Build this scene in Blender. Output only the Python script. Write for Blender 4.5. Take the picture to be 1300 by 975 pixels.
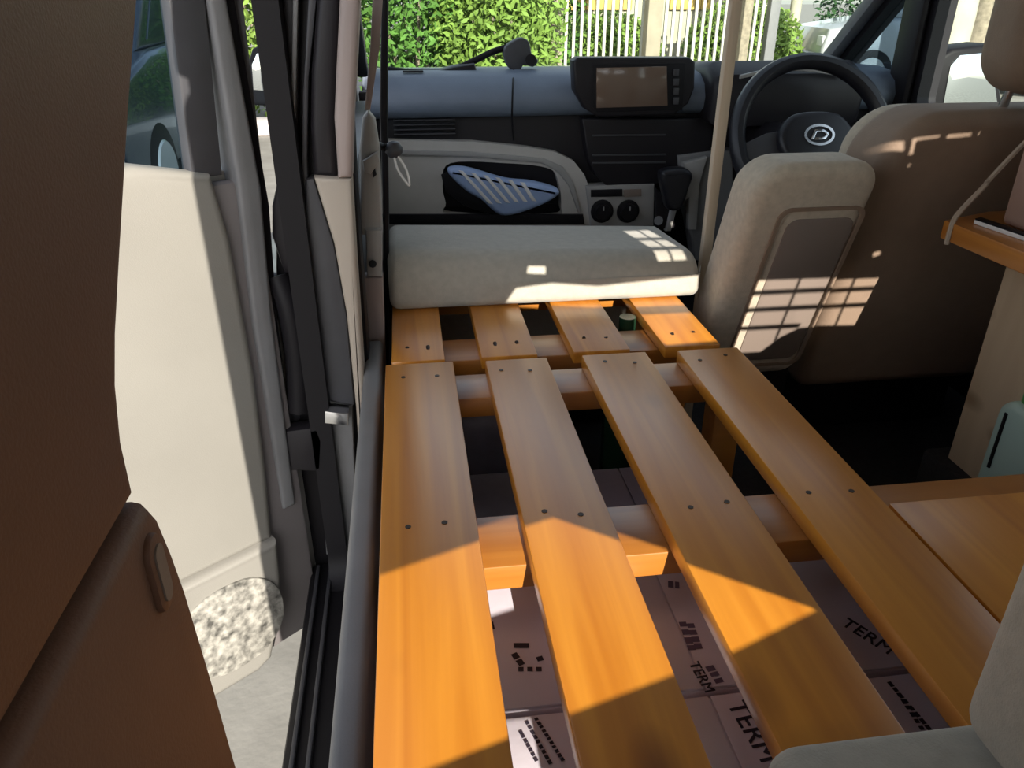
import bpy, bmesh, math, random
from mathutils import Vector, Matrix

for o in list(bpy.data.objects):
    bpy.data.objects.remove(o)
random.seed(7)
scn = bpy.context.scene
COL = scn.collection
R_ = math.radians

# ------------------------------------------------------------------ camera
F_PX, CX, CY = 976.0, 650.0, 487.5
PITCH = math.atan((CY + 12) / F_PX)
YAW = math.atan((CX - 505) * math.cos(PITCH) / F_PX)
CAM = Vector((0, 0, 1.2))
cam_d = bpy.data.cameras.new('camera')
cam_d.sensor_width = 36
cam_d.lens = F_PX / 1300 * 36
cam_d.clip_start = 0.01
cam = bpy.data.objects.new('camera', cam_d)
COL.objects.link(cam)
cam.location = CAM
cam.rotation_euler = (math.pi / 2 - PITCH, 0, -YAW)
scn.camera = cam

# ------------------------------------------------------------------ sky, sun, exposure
SUN_DIR = Vector((-0.06, 0.99, -0.43)).normalized()      # direction the sunlight travels
w = bpy.data.worlds.new('sky')
scn.world = w
w.use_nodes = True
nt = w.node_tree
nt.nodes.clear()
sky = nt.nodes.new('ShaderNodeTexSky')
sky.sky_type = 'NISHITA'
sky.sun_disc = False
sky.sun_elevation = R_(38)
sky.sun_rotation = R_(185)
bgn = nt.nodes.new('ShaderNodeBackground')
bgn.inputs['Strength'].default_value = 0.18
wo = nt.nodes.new('ShaderNodeOutputWorld')
hs = nt.nodes.new('ShaderNodeHueSaturation')
hs.inputs['Saturation'].default_value = 0.45
nt.links.new(sky.outputs[0], hs.inputs['Color'])
nt.links.new(hs.outputs[0], bgn.inputs[0])
nt.links.new(bgn.outputs[0], wo.inputs[0])
sd = bpy.data.lights.new('sun', 'SUN')
sd.energy = 6.0
sd.angle = R_(0.22)
sd.color = (1.0, 0.93, 0.82)
sun = bpy.data.objects.new('sun', sd)
COL.objects.link(sun)
sun.location = (-1, -5, 6)
sun.rotation_euler = (-SUN_DIR).to_track_quat('Z', 'Y').to_euler()
scn.view_settings.view_transform = 'Standard'
scn.view_settings.look = 'None'
scn.view_settings.gamma = 1
scn.view_settings.use_curve_mapping = False
scn.view_settings.exposure = 0.62

# ------------------------------------------------------------------ pixel helper (1300 x 975)
FW = Vector((math.sin(YAW) * math.cos(PITCH), math.cos(YAW) * math.cos(PITCH), -math.sin(PITCH)))
RT = Vector((math.cos(YAW), -math.sin(YAW), 0))
UP = RT.cross(FW)


def at(px, py, **k):
    d = RT * ((px - CX) / F_PX) + UP * ((CY - py) / F_PX) + FW
    (a, v), = k.items()
    i = 'xyz'.index(a)
    return CAM + d * ((v - CAM[i]) / d[i])


# ------------------------------------------------------------------ materials
MATS = {}


def mat(name, col, rough=0.6, metal=0.0, noise=0.0, nscale=40.0, bump=0.0, bscale=200.0,
        spec=0.5, coat=0.0, stretch=None, emis=None, sheen=0.0):
    m = bpy.data.materials.new(name)
    m.use_nodes = True
    n = m.node_tree
    b = n.nodes['Principled BSDF']
    b.inputs['Base Color'].default_value = (*col, 1)
    b.inputs['Roughness'].default_value = rough
    b.inputs['Metallic'].default_value = metal
    b.inputs['Specular IOR Level'].default_value = spec
    b.inputs['Coat Weight'].default_value = coat
    b.inputs['Sheen Weight'].default_value = sheen
    if emis:
        b.inputs['Emission Color'].default_value = (*emis[0], 1)
        b.inputs['Emission Strength'].default_value = emis[1]
    tc = n.nodes.new('ShaderNodeTexCoord')
    if noise:
        mp = n.nodes.new('ShaderNodeMapping')
        if stretch:
            mp.inputs['Scale'].default_value = stretch
        tx = n.nodes.new('ShaderNodeTexNoise')
        tx.inputs['Scale'].default_value = nscale
        tx.inputs['Detail'].default_value = 5
        n.links.new(tc.outputs['Object'], mp.inputs[0])
        n.links.new(mp.outputs[0], tx.inputs[0])
        rp = n.nodes.new('ShaderNodeValToRGB')
        rp.color_ramp.elements[0].position = 0.3
        rp.color_ramp.elements[1].position = 0.7
        rp.color_ramp.elements[0].color = (*[c * (1 - noise) for c in col], 1)
        rp.color_ramp.elements[1].color = (*[min(1, c * (1 + noise)) for c in col], 1)
        n.links.new(tx.outputs[0], rp.inputs[0])
        n.links.new(rp.outputs[0], b.inputs['Base Color'])
    if bump:
        t2 = n.nodes.new('ShaderNodeTexNoise')
        t2.inputs['Scale'].default_value = bscale
        n.links.new(tc.outputs['Object'], t2.inputs[0])
        bp = n.nodes.new('ShaderNodeBump')
        bp.inputs['Strength'].default_value = bump
        bp.inputs['Distance'].default_value = 0.002
        n.links.new(t2.outputs[0], bp.inputs['Height'])
        n.links.new(bp.outputs[0], b.inputs['Normal'])
    MATS[name] = m
    return m


def wood_mat(name, a, bcol, grain=(26, 1.0, 26), rough=0.38):
    m = bpy.data.materials.new(name)
    m.use_nodes = True
    n = m.node_tree
    b = n.nodes['Principled BSDF']
    b.inputs['Roughness'].default_value = rough
    b.inputs['Coat Weight'].default_value = 0.9 if rough < 0.5 else 0.05
    b.inputs['Coat Roughness'].default_value = 0.33
    b.inputs['Coat IOR'].default_value = 1.6
    tc = n.nodes.new('ShaderNodeTexCoord')
    oi = n.nodes.new('ShaderNodeObjectInfo')
    ad = n.nodes.new('ShaderNodeVectorMath')
    ad.operation = 'MULTIPLY_ADD'
    ad.inputs[1].default_value = (1, 1, 1)
    cb = n.nodes.new('ShaderNodeCombineXYZ')
    mu = n.nodes.new('ShaderNodeMath')
    mu.operation = 'MULTIPLY'
    mu.inputs[1].default_value = 13.0
    n.links.new(oi.outputs['Random'], mu.inputs[0])
    for i in range(3):
        n.links.new(mu.outputs[0], cb.inputs[i])
    n.links.new(tc.outputs['Object'], ad.inputs[0])
    n.links.new(cb.outputs[0], ad.inputs[2])
    mp = n.nodes.new('ShaderNodeMapping')
    mp.inputs['Scale'].default_value = grain
    n.links.new(ad.outputs[0], mp.inputs[0])
    tx = n.nodes.new('ShaderNodeTexNoise')
    tx.inputs['Scale'].default_value = 1.6
    tx.inputs['Detail'].default_value = 6
    tx.inputs['Distortion'].default_value = 0.6
    n.links.new(mp.outputs[0], tx.inputs[0])
    rp = n.nodes.new('ShaderNodeValToRGB')
    rp.color_ramp.elements[0].position = 0.32
    rp.color_ramp.elements[1].position = 0.66
    rp.color_ramp.elements[0].color = (*a, 1)
    rp.color_ramp.elements[1].color = (*bcol, 1)
    n.links.new(tx.outputs[0], rp.inputs[0])
    # knots
    mk = n.nodes.new('ShaderNodeMapping')
    mk.inputs['Scale'].default_value = (11, 5.5, 11)
    n.links.new(ad.outputs[0], mk.inputs[0])
    vo = n.nodes.new('ShaderNodeTexVoronoi')
    vo.inputs['Scale'].default_value = 1.0
    n.links.new(mk.outputs[0], vo.inputs[0])
    kr = n.nodes.new('ShaderNodeValToRGB')
    kr.color_ramp.elements[0].position = 0.09
    kr.color_ramp.elements[1].position = 0.25
    kr.color_ramp.elements[0].color = (0.45, 0.36, 0.28, 1)
    kr.color_ramp.elements[1].color = (1, 1, 1, 1)
    n.links.new(vo.outputs['Distance'], kr.inputs[0])
    mx = n.nodes.new('ShaderNodeMix')
    mx.data_type = 'RGBA'
    mx.blend_type = 'MULTIPLY'
    mx.inputs['Factor'].default_value = 1
    n.links.new(rp.outputs[0], mx.inputs[6])
    n.links.new(kr.outputs[0], mx.inputs[7])
    n.links.new(mx.outputs[2], b.inputs['Base Color'])
    MATS[name] = m
    return m


def glass_mat(name, tint=(1, 1, 1), refl=0.06):
    m = bpy.data.materials.new(name)
    m.use_nodes = True
    n = m.node_tree
    n.nodes.clear()
    out = n.nodes.new('ShaderNodeOutputMaterial')
    tr = n.nodes.new('ShaderNodeBsdfTransparent')
    tr.inputs[0].default_value = (*tint, 1)
    gl = n.nodes.new('ShaderNodeBsdfGlossy')
    gl.inputs['Roughness'].default_value = 0.02
    fr = n.nodes.new('ShaderNodeLayerWeight')
    fr.inputs['Blend'].default_value = refl
    mx = n.nodes.new('ShaderNodeMixShader')
    n.links.new(fr.outputs['Fresnel'], mx.inputs[0])
    n.links.new(tr.outputs[0], mx.inputs[1])
    n.links.new(gl.outputs[0], mx.inputs[2])
    n.links.new(mx.outputs[0], out.inputs[0])
    MATS[name] = m
    return m


wood_mat('slat_wood', (0.53, 0.175, 0.010), (0.70, 0.275, 0.024))
wood_mat('bar_wood', (0.36, 0.12, 0.012), (0.47, 0.18, 0.025), grain=(1.0, 26, 26))
wood_mat('shelf_wood', (0.50, 0.17, 0.02), (0.66, 0.26, 0.035))
wood_mat('pole_wood', (0.50, 0.40, 0.29), (0.62, 0.50, 0.37), grain=(30, 30, 1.5), rough=0.6)
wood_mat('plywood', (0.68, 0.50, 0.32), (0.76, 0.58, 0.39), grain=(14, 14, 1.5), rough=0.6)
mat('screw_steel', (0.08, 0.06, 0.05), 0.4, 0.8)
mat('beige_fabric', (0.52, 0.44, 0.34), 0.85, noise=0.1, nscale=90, bump=0.35, bscale=600, sheen=0.2)
mat('seat_back_vinyl', (0.27, 0.19, 0.135), 0.7, noise=0.06, nscale=30, bump=0.2, bscale=500)
mat('grey_fabric', (0.44, 0.41, 0.345), 0.85, noise=0.07, nscale=80, bump=0.3, bscale=600, sheen=0.2)
mat('recess_vinyl', (0.23, 0.18, 0.15), 0.6, bump=0.1, bscale=400)
mat('shaded_brown_trim', (0.155, 0.068, 0.040), 0.6, noise=0.05, nscale=20, bump=0.15, bscale=700)  # beige trim, with shade and orange bounce put into the brown
mat('shaded_brown_trim_light', (0.175, 0.08, 0.048), 0.6, noise=0.05, nscale=20, bump=0.15, bscale=700)
mat('door_beige', (0.265, 0.252, 0.225), 0.6, noise=0.04, nscale=8, bump=0.12, bscale=700)
mat('door_speckle', (0.27, 0.258, 0.228), 0.7, noise=0.75, nscale=75, bump=0.8, bscale=90)
mat('door_edge_grey', (0.20, 0.18, 0.18), 0.55, noise=0.05, nscale=10)
mat('rubber_black', (0.012, 0.011, 0.013), 0.5, spec=0.2)
mat('plastic_black', (0.016, 0.014, 0.017), 0.45, spec=0.3, bump=0.1, bscale=500)
mat('plastic_dark_grey', (0.055, 0.055, 0.062), 0.5, noise=0.1, nscale=20)
mat('plastic_grey', (0.19, 0.19, 0.195), 0.5, noise=0.06, nscale=20, bump=0.1, bscale=500)
mat('plastic_light_grey', (0.36, 0.35, 0.335), 0.55, noise=0.05, nscale=20, bump=0.1, bscale=500)
mat('trim_pinkish', (0.36, 0.29, 0.27), 0.6, bump=0.1, bscale=500)
mat('trim_beige', (0.42, 0.36, 0.30), 0.6, bump=0.1, bscale=500)
mat('dash_blue', (0.155, 0.19, 0.25), 0.5, noise=0.05, nscale=25, bump=0.25, bscale=600)
mat('dash_beige', (0.55, 0.525, 0.49), 0.6, noise=0.04, nscale=20, bump=0.1, bscale=600)
mat('screen_glass', (0.17, 0.115, 0.085), 0.12, spec=0.8)  # brown base colour stands in for a warm reflection
mat('leather_black', (0.014, 0.014, 0.019), 0.38, bump=0.15, bscale=500)
mat('chrome', (0.75, 0.76, 0.78), 0.2, 1.0)
mat('carpet_dark', (0.025, 0.022, 0.024), 0.95, noise=0.3, nscale=120, bump=0.4, bscale=400)
mat('roof_lining', (0.62, 0.57, 0.49), 0.9, bump=0.1, bscale=400)
mat('body_paint', (0.50, 0.48, 0.44), 0.35, coat=0.5)
mat('hood_paint', (0.62, 0.57, 0.55), 0.3, coat=0.6)
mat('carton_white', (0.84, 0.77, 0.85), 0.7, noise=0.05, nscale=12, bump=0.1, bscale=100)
mat('carton_shade', (0.36, 0.29, 0.35), 0.6, noise=0.1, nscale=10)  # darker copy of the carton colour, shade put in
mat('print_ink', (0.03, 0.02, 0.035), 0.7)
mat('print_ink_pale', (0.17, 0.12, 0.19), 0.7)
mat('tape_clear', (0.80, 0.78, 0.78), 0.25)
mat('bag_plastic', (0.20, 0.18, 0.21), 0.3, noise=0.3, nscale=12, bump=0.6, bscale=25)
mat('cloth_blue', (0.36, 0.48, 0.75), 0.8)
mat('bin_pink', (0.42, 0.27, 0.21), 0.6, noise=0.05, nscale=12)
mat('paper_white', (0.85, 0.83, 0.81), 0.7)
mat('rope_beige', (0.52, 0.43, 0.34), 0.9, bump=0.5, bscale=300)
mat('mint_plastic', (0.50, 0.66, 0.58), 0.35)
mat('green_plastic', (0.10, 0.36, 0.10), 0.35)
mat('bottle_green', (0.02, 0.06, 0.03), 0.2)
mat('red_print', (0.45, 0.08, 0.07), 0.6)
mat('asphalt', (0.27, 0.258, 0.228), 0.9, noise=0.16, nscale=6, bump=0.5, bscale=60)
mat('leaf_green', (0.085, 0.19, 0.035), 0.5, noise=0.35, nscale=3)
mat('leaf_lime', (0.17, 0.27, 0.05), 0.5, noise=0.25, nscale=3)
mat('leaf_dark', (0.03, 0.08, 0.025), 0.5, noise=0.3, nscale=3)
mat('bark', (0.26, 0.22, 0.16), 0.9, noise=0.3, nscale=20, bump=0.5, bscale=60)
mat('fence_cream', (0.52, 0.50, 0.43), 0.6)
mat('wall_ochre', (0.62, 0.43, 0.12), 0.85, noise=0.1, nscale=6)
mat('wall_cream', (0.42, 0.40, 0.30), 0.85, noise=0.1, nscale=6)
mat('kerb_stone', (0.55, 0.50, 0.48), 0.9, noise=0.1, nscale=15)
mat('column_tan', (0.30, 0.26, 0.19), 0.8, noise=0.1, nscale=8)
mat('car_silver', (0.46, 0.47, 0.47), 0.3, 0.2, coat=0.6)
mat('car_blue', (0.03, 0.038, 0.055), 0.25, 0.2, coat=0.8)
mat('car_glass', (0.03, 0.04, 0.05), 0.08)
mat('mirror_glass', (0.75, 0.8, 0.8), 0.02, 1.0)
glass_mat('clear_glass', (0.93, 0.97, 0.95))
glass_mat('tint_glass', (0.50, 0.60, 0.66), 0.12)

# ------------------------------------------------------------------ mesh helpers


def finish(me, m, smooth=35):
    me.materials.clear()
    me.materials.append(MATS[m])
    if smooth:
        me.shade_smooth()
        me.set_sharp_from_angle(angle=R_(smooth))
    else:
        me.shade_flat()


def link(name, me, m, parent=None, smooth=35):
    finish(me, m, smooth)
    o = bpy.data.objects.new(name, me)
    COL.objects.link(o)
    if parent:
        o.parent = parent
        o.matrix_parent_inverse = parent_matrix(parent).inverted()
    return o


def parent_matrix(p):
    m = Matrix.LocRotScale(p.location, p.rotation_euler, p.scale)
    if p.parent:
        m = parent_matrix(p.parent) @ p.matrix_parent_inverse @ m
    return m


def from_bm(bm, name):
    bmesh.ops.recalc_face_normals(bm, faces=bm.faces)
    me = bpy.data.meshes.new(name)
    bm.to_mesh(me)
    bm.free()
    return me


def bm_box(bm, x0, x1, y0, y1, z0, z1):
    v = [bm.verts.new((x, y, z)) for x in (x0, x1) for y in (y0, y1) for z in (z0, z1)]
    for f in ((0, 1, 3, 2), (4, 6, 7, 5), (0, 4, 5, 1), (2, 3, 7, 6), (0, 2, 6, 4), (1, 5, 7, 3)):
        bm.faces.new([v[i] for i in f])
    return v


def box(name, x0, x1, y0, y1, z0, z1, m, parent=None, bev=0.004, seg=2, fn=None):
    bm = bmesh.new()
    bm_box(bm, x0, x1, y0, y1, z0, z1)
    if bev:
        bmesh.ops.bevel(bm, geom=bm.edges[:], offset=bev, segments=seg, affect='EDGES', profile=0.5)
    if fn:
        for v in bm.verts:
            v.co = fn(v.co)
    return link(name, from_bm(bm, name), m, parent)


def prism(name, poly, axis, a, b, m, parent=None, bev=0.004, seg=2, fn=None, smooth=35):
    """poly: 2-D points; axis 'x': (y,z), 'y': (x,z), 'z': (x,y); extruded from a to b"""
    bm = bmesh.new()

    def P(p, t):
        return {'x': (t, p[0], p[1]), 'y': (p[0], t, p[1]), 'z': (p[0], p[1], t)}[axis]
    A = [bm.verts.new(P(p, a)) for p in poly]
    B = [bm.verts.new(P(p, b)) for p in poly]
    n = len(poly)
    fa = bm.faces.new(A)
    fb = bm.faces.new(B[::-1])
    for i in range(n):
        bm.faces.new([A[i], B[i], B[(i + 1) % n], A[(i + 1) % n]])
    bmesh.ops.recalc_face_normals(bm, faces=bm.faces)
    if bev:
        ed = list(set(list(fa.edges) + list(fb.edges)))
        bmesh.ops.bevel(bm, geom=ed, offset=bev, segments=seg, affect='EDGES', profile=0.5)
    if fn:
        for v in bm.verts:
            v.co = fn(v.co)
    return link(name, from_bm(bm, name), m, parent, smooth)


def rrect(x0, x1, y0, y1, r, n=6):
    if not isinstance(r, (list, tuple)):
        r = [r] * 4
    out = []
    for (cx, cy, a0, q) in ((x1 - r[0], y1 - r[0], 0, r[0]), (x0 + r[1], y1 - r[1], 90, r[1]),
                            (x0 + r[2], y0 + r[2], 180, r[2]), (x1 - r[3], y0 + r[3], 270, r[3])):
        for i in range(n + 1):
            t = R_(a0 + 90 * i / n)
            out.append((cx + q * math.cos(t), cy + q * math.sin(t)))
    return out


def plate_holes(name, outer, holes, axis, a, b, m, parent=None, smooth=35):
    cu = bpy.data.curves.new('tmp', 'CURVE')
    cu.dimensions = '2D'
    cu.fill_mode = 'BOTH'
    cu.extrude = abs(b - a) / 2
    for poly in [outer] + holes:
        s = cu.splines.new('POLY')
        s.points.add(len(poly) - 1)
        for p, q in zip(s.points, poly):
            p.co = (q[0], q[1], 0, 1)
        s.use_cyclic_u = True
    t = bpy.data.objects.new('tmp', cu)
    COL.objects.link(t)
    dg = bpy.context.evaluated_depsgraph_get()
    me = bpy.data.meshes.new_from_object(t.evaluated_get(dg))
    bpy.data.objects.remove(t)
    bpy.data.curves.remove(cu)
    c = (a + b) / 2
    for v in me.vertices:
        x, y, z = v.co
        v.co = {'x': (c + z, x, y), 'y': (x, c + z, y), 'z': (x, y, c + z)}[axis]
    bm = bmesh.new()
    bm.from_mesh(me)
    bmesh.ops.remove_doubles(bm, verts=bm.verts, dist=1e-5)
    bpy.data.meshes.remove(me)
    return link(name, from_bm(bm, name), m, parent, smooth)


def bm_tube(bm, pts, r, n=8, cap=True):
    pts = [Vector(p) for p in pts]
    rs = r if isinstance(r, (list, tuple)) else [r] * len(pts)
    rings = []
    up = Vector((0, 0, 1))
    prev = None
    for i, p in enumerate(pts):
        d = (pts[min(i + 1, len(pts) - 1)] - pts[max(i - 1, 0)]).normalized()
        if prev is None:
            s = d.cross(up if abs(d.z) < 0.9 else Vector((1, 0, 0))).normalized()
        else:
            s = (prev - d * prev.dot(d)).normalized()
        prev = s
        t = d.cross(s)
        rings.append([bm.verts.new(p + (s * math.cos(k * 2 * math.pi / n) + t * math.sin(k * 2 * math.pi / n)) * rs[i])
                      for k in range(n)])
    for a, b in zip(rings, rings[1:]):
        for k in range(n):
            bm.faces.new([a[k], a[(k + 1) % n], b[(k + 1) % n], b[k]])
    if cap:
        bm.faces.new(rings[0][::-1])
        bm.faces.new(rings[-1])


def tube(name, pts, r, m, parent=None, n=8):
    bm = bmesh.new()
    bm_tube(bm, pts, r, n)
    return link(name, from_bm(bm, name), m, parent, 50)


def smooth_pts(pts, k=6):
    pts = [Vector(p) for p in pts]
    out = []
    for i in range(len(pts) - 1):
        p0, p1, p2, p3 = pts[max(i - 1, 0)], pts[i], pts[i + 1], pts[min(i + 2, len(pts) - 1)]
        for j in range(k):
            t = j / k
            out.append(0.5 * ((2 * p1) + (p2 - p0) * t + (2 * p0 - 5 * p1 + 4 * p2 - p3) * t * t
                              + (3 * p1 - p0 - 3 * p2 + p3) * t ** 3))
    out.append(pts[-1])
    return out


def lathe(name, prof, m, parent=None, mtx=None, n=24):
    bm = bmesh.new()
    rings = []
    for r, z in prof:
        rings.append([bm.verts.new((r * math.cos(2 * math.pi * k / n), r * math.sin(2 * math.pi * k / n), z))
                      for k in range(n)])
    for a, b in zip(rings, rings[1:]):
        for k in range(n):
            bm.faces.new([a[k], a[(k + 1) % n], b[(k + 1) % n], b[k]])
    bm.faces.new(rings[0][::-1])
    bm.faces.new(rings[-1])
    if mtx:
        bmesh.ops.transform(bm, matrix=mtx, verts=bm.verts)
    return link(name, from_bm(bm, name), m, parent, 40)


def smooth2d(pts, k=5):
    n = len(pts)
    out = []
    for i in range(n):
        p0, p1, p2, p3 = (Vector(pts[(i + j - 1) % n]) for j in range(4))
        for j in range(k):
            t = j / k
            q = 0.5 * ((2 * p1) + (p2 - p0) * t + (2 * p0 - 5 * p1 + 4 * p2 - p3) * t * t + (3 * p1 - p0 - 3 * p2 + p3) * t ** 3)
            out.append((q.x, q.y))
    return out


def thing(name, label, cat, loc=(0, 0, 0), group=None, rz=0):
    o = bpy.data.objects.new(name, None)
    COL.objects.link(o)
    o.location = loc
    o.rotation_euler = (0, 0, rz)
    o.empty_display_size = 0.05
    return tag(o, label, cat, group)


def tag(o, label, cat, group=None):
    o['label'] = label
    o['category'] = cat
    if group:
        o['group'] = group
    return o


def struct(o, label, cat):
    o['kind'] = 'structure'
    o['label'] = label
    o['category'] = cat
    return o


def empty_struct(name, label, cat, loc=(0, 0, 0)):
    o = bpy.data.objects.new(name, None)
    COL.objects.link(o)
    o.location = loc
    return struct(o, label, cat)


def copy_tree(o, parent=None):
    c = o.copy()
    COL.objects.link(c)
    if parent:
        c.parent = parent
    for ch in list(o.children):
        copy_tree(ch, c)
    return c


def pxpoly(pts, **k):
    """pixel outline -> 2-D outline on the plane x=/y=/z= given"""
    (a, v), = k.items()
    i = 'xyz'.index(a)
    out = []
    for p in pts:
        q = at(*p, **k)
        out.append(tuple(q[j] for j in range(3) if j != i))
    return out


# ================================================================== THE SETTING
ROOF = 1.67
XL, XR = -0.155, 1.30          # body sides
YH = -0.30                     # tailgate plane
struct(box('ground', -60, 60, -40, 80, -0.2, 0, 'asphalt', bev=0), 'pale grey paved ground around the car', 'pavement')
struct(box('floor', XL, XR, YH, 2.35, 0.30, 0.345, 'carpet_dark', bev=0.003), 'dark carpeted car floor under the bed', 'floor')
struct(box('ceiling', XL - 0.02, XR + 0.02, YH - 0.02, 1.66, ROOF, ROOF + 0.03, 'roof_lining', bev=0.008),
       'beige headlining of the car roof', 'ceiling')

# unseen tailgate panel, unglazed openings cut to shape the sun patches inside


def back(p):                   # follow the sunlight from a lit point back to the tailgate
    t = (YH - p[1]) / SUN_DIR.y
    q = Vector(p) + SUN_DIR * t
    return (q.x, q.z)


LIT = [
    [(-0.049, 0.543, 0.745), (-0.047, 0.544, 0.745), (0.05, 0.582, 0.745), (0.119, 0.606, 0.745), (0.222, 0.526, 0.745),
     (0.322, 0.447, 0.745), (0.23, 0.410, 0.745), (0.04, 0.354, 0.745), (-0.01, 0.339, 0.745), (-0.049, 0.328, 0.745)],
    [(0.046, 0.452, 0.658), (0.074, 0.452, 0.658), (0.074, 0.38, 0.658), (0.046, 0.38, 0.658)],
    [(0.178, 0.53, 0.658), (0.199, 0.53, 0.658), (0.199, 0.40, 0.658), (0.178, 0.40, 0.658)],
]
holes = [[back(p) for p in poly] for poly in LIT]
HATCH_EXTRA = [  # more openings, outlined to throw the sun patches on the front seats
    [(0.646, 1.406), (0.958, 1.402), (0.947, 1.308), (0.828, 1.313), (0.755, 1.311), (0.727, 1.295), (0.700, 1.268), (0.645, 1.268)],
    [(0.238, 1.387), (0.258, 1.416), (0.318, 1.422), (0.399, 1.413), (0.575, 1.424), (0.581, 1.364), (0.395, 1.368)],
    [(0.281, 1.455), (0.310, 1.453), (0.308, 1.434), (0.276, 1.437)],
    [(0.445, 1.356), (0.540, 1.355), (0.555, 1.300), (0.448, 1.297)],
    [(0.501, 1.533), (0.555, 1.535), (0.558, 1.450), (0.506, 1.449)],
    [(0.805, 1.628), (0.841, 1.620), (0.845, 1.599), (0.815, 1.606)],
    [(0.850, 1.622), (0.892, 1.625), (0.896, 1.618), (0.857, 1.614), (0.862, 1.594), (0.853, 1.595)],
    [(0.902, 1.625), (0.943, 1.627), (0.947, 1.619), (0.905, 1.616)],
    [(0.952, 1.627), (0.978, 1.630), (0.981, 1.622), (0.956, 1.619)],
    [(0.856, 1.586), (0.864, 1.585), (0.868, 1.578), (0.860, 1.578)],
    [(0.861, 1.447), (0.875, 1.451), (0.882, 1.441), (0.867, 1.436)]]
rear = plate_holes('wall_rear', rrect(XL - 0.02, XR + 0.02, 0.30, ROOF, 0.05), holes + HATCH_EXTRA, 'y', YH - 0.012, YH + 0.0, 'roof_lining')
for (x, z0, z1) in ((0.765, 1.26, 1.41), (0.822, 1.3, 1.41), (0.895, 1.3, 1.41), (0.962, 1.3, 1.41), (0.577, 1.445, 1.54)):
    box('grid_shadow_bar', x - 0.0472, x - 0.0428, YH - 0.010, YH - 0.002, z0, z1, 'rubber_black', rear, 0)  # bars added to cast the grid inside the sun patches
for (x0, x1, z) in ((0.685, 1.005, 1.382), (0.685, 1.005, 1.352), (0.685, 0.80, 1.318), (0.54, 0.61, 1.505), (0.54, 0.61, 1.478)):
    box('grid_shadow_bar', x0 - 0.045, x1 - 0.045, YH - 0.011, YH - 0.001, z - 0.0022, z + 0.0022, 'rubber_black', rear, 0)
struct(rear, 'unseen beige tailgate panel with openings cut to shape the sun patches', 'wall')

# right body side
right_holes = [rrect(YH + 0.05, 0.20, 0.96, 1.50, 0.06), rrect(0.30, 0.96, 0.96, 1.50, 0.06), rrect(1.14, 1.885, 0.935, 1.50, [0.12, 0.04, 0.04, 0.03]),
               [(2.02, 0.94), (2.34, 0.94), (2.33, 0.97), (2.05, 1.205), (2.02, 1.21)]]
struct(plate_holes('wall_right', [(YH, 0.30), (2.42, 0.30), (2.42, 0.98), (2.33, 1.06), (1.72, 1.57), (1.66, ROOF), (YH, ROOF)],
                   right_holes, 'x', XR - 0.03, XR + 0.02, 'plastic_black'),
       'dark inner side of the car along the driver seat', 'wall')
wl = plate_holes('wall_left', [(YH, 0.22), (2.42, 0.22), (2.42, 0.98), (2.33, 1.06), (1.72, 1.57), (1.66, ROOF), (YH, ROOF)],
                 [rrect(0.24, 1.0, 0.35, 1.52, [0.1, 0.1, 0.05, 0.05]), rrect(1.12, 1.9, 0.95, 1.5, [0.12, 0.04, 0.04, 0.04]),
                  [(2.0, 0.97), (2.3, 0.97), (2.02, 1.21)]],
                 'x', XL - 0.01, XL + 0.02, 'rubber_black')
struct(wl, 'dark side of the car body with the open rear doorway', 'wall')


def pane(name, poly, axis, a, b, label, m='clear_glass'):
    return struct(prism(name, poly, axis, a, b, m, bev=0, smooth=0), label, 'window')


# windshield
wt, wb = (1.69, 1.585), (2.38, 1.0)
bm = bmesh.new()
vs = []
for t in (0, 0.012):
    vs.append([bm.verts.new((x, p[0] + t * 0.65, p[1] + t * 0.76)) for x, p in
               ((-0.10, wt), (1.24, wt), (1.27, wb), (-0.12, wb))])
bm.faces.new(vs[0])
bm.faces.new(vs[1][::-1])
for i in range(4):
    bm.faces.new([vs[0][i], vs[1][i], vs[1][(i + 1) % 4], vs[0][(i + 1) % 4]])
struct(link('window_1', from_bm(bm, 'window_1'), 'clear_glass', None, 0), 'clear raked windscreen above the dashboard', 'window')
pane('window_2', rrect(1.13, 1.895, 0.925, 1.51, [0.12, 0.04, 0.04, 0.03]), 'x', XR - 0.003, XR + 0.001, 'clear side window beside the driver seat')
pane('window_3', right_holes[3], 'x', XR - 0.003, XR + 0.001, 'small triangular quarter window beside the steering wheel', 'tint_glass')
pane('window_4', right_holes[1], 'x', XR - 0.003, XR + 0.001, 'clear side window behind the driver seat')
pane('window_5', right_holes[0], 'x', XR - 0.003, XR + 0.001, 'unseen rear quarter window beside the tailgate, added to let daylight in')  # opening added so more daylight reaches the cartons

# windscreen pillar on the driver side and the upright behind the quarter window
ap = [(1.705, 1.57), (2.375, 1.0), (2.335, 0.985), (1.66, 1.56)]
struct(prism('trim_1', ap, 'x', 1.235, 1.272, 'plastic_grey', bev=0.008), 'slanted grey windscreen pillar trim by the steering wheel', 'pillar')
struct(box('trim_2', 1.245, 1.27, 1.905, 1.99, 0.90, 1.52, 'plastic_black', bev=0.01), 'upright black pillar behind the quarter window', 'pillar')
struct(prism('trim_3', ap, 'x', -0.13, -0.095, 'plastic_dark_grey', bev=0.008), 'slanted dark windscreen pillar trim on the passenger side', 'pillar')
struct(box('wall_front', XL + 0.03, XR - 0.035, 2.30, 2.34, 0.345, 0.95, 'plastic_black', bev=0.005), 'black bulkhead below the windscreen', 'wall')

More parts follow.
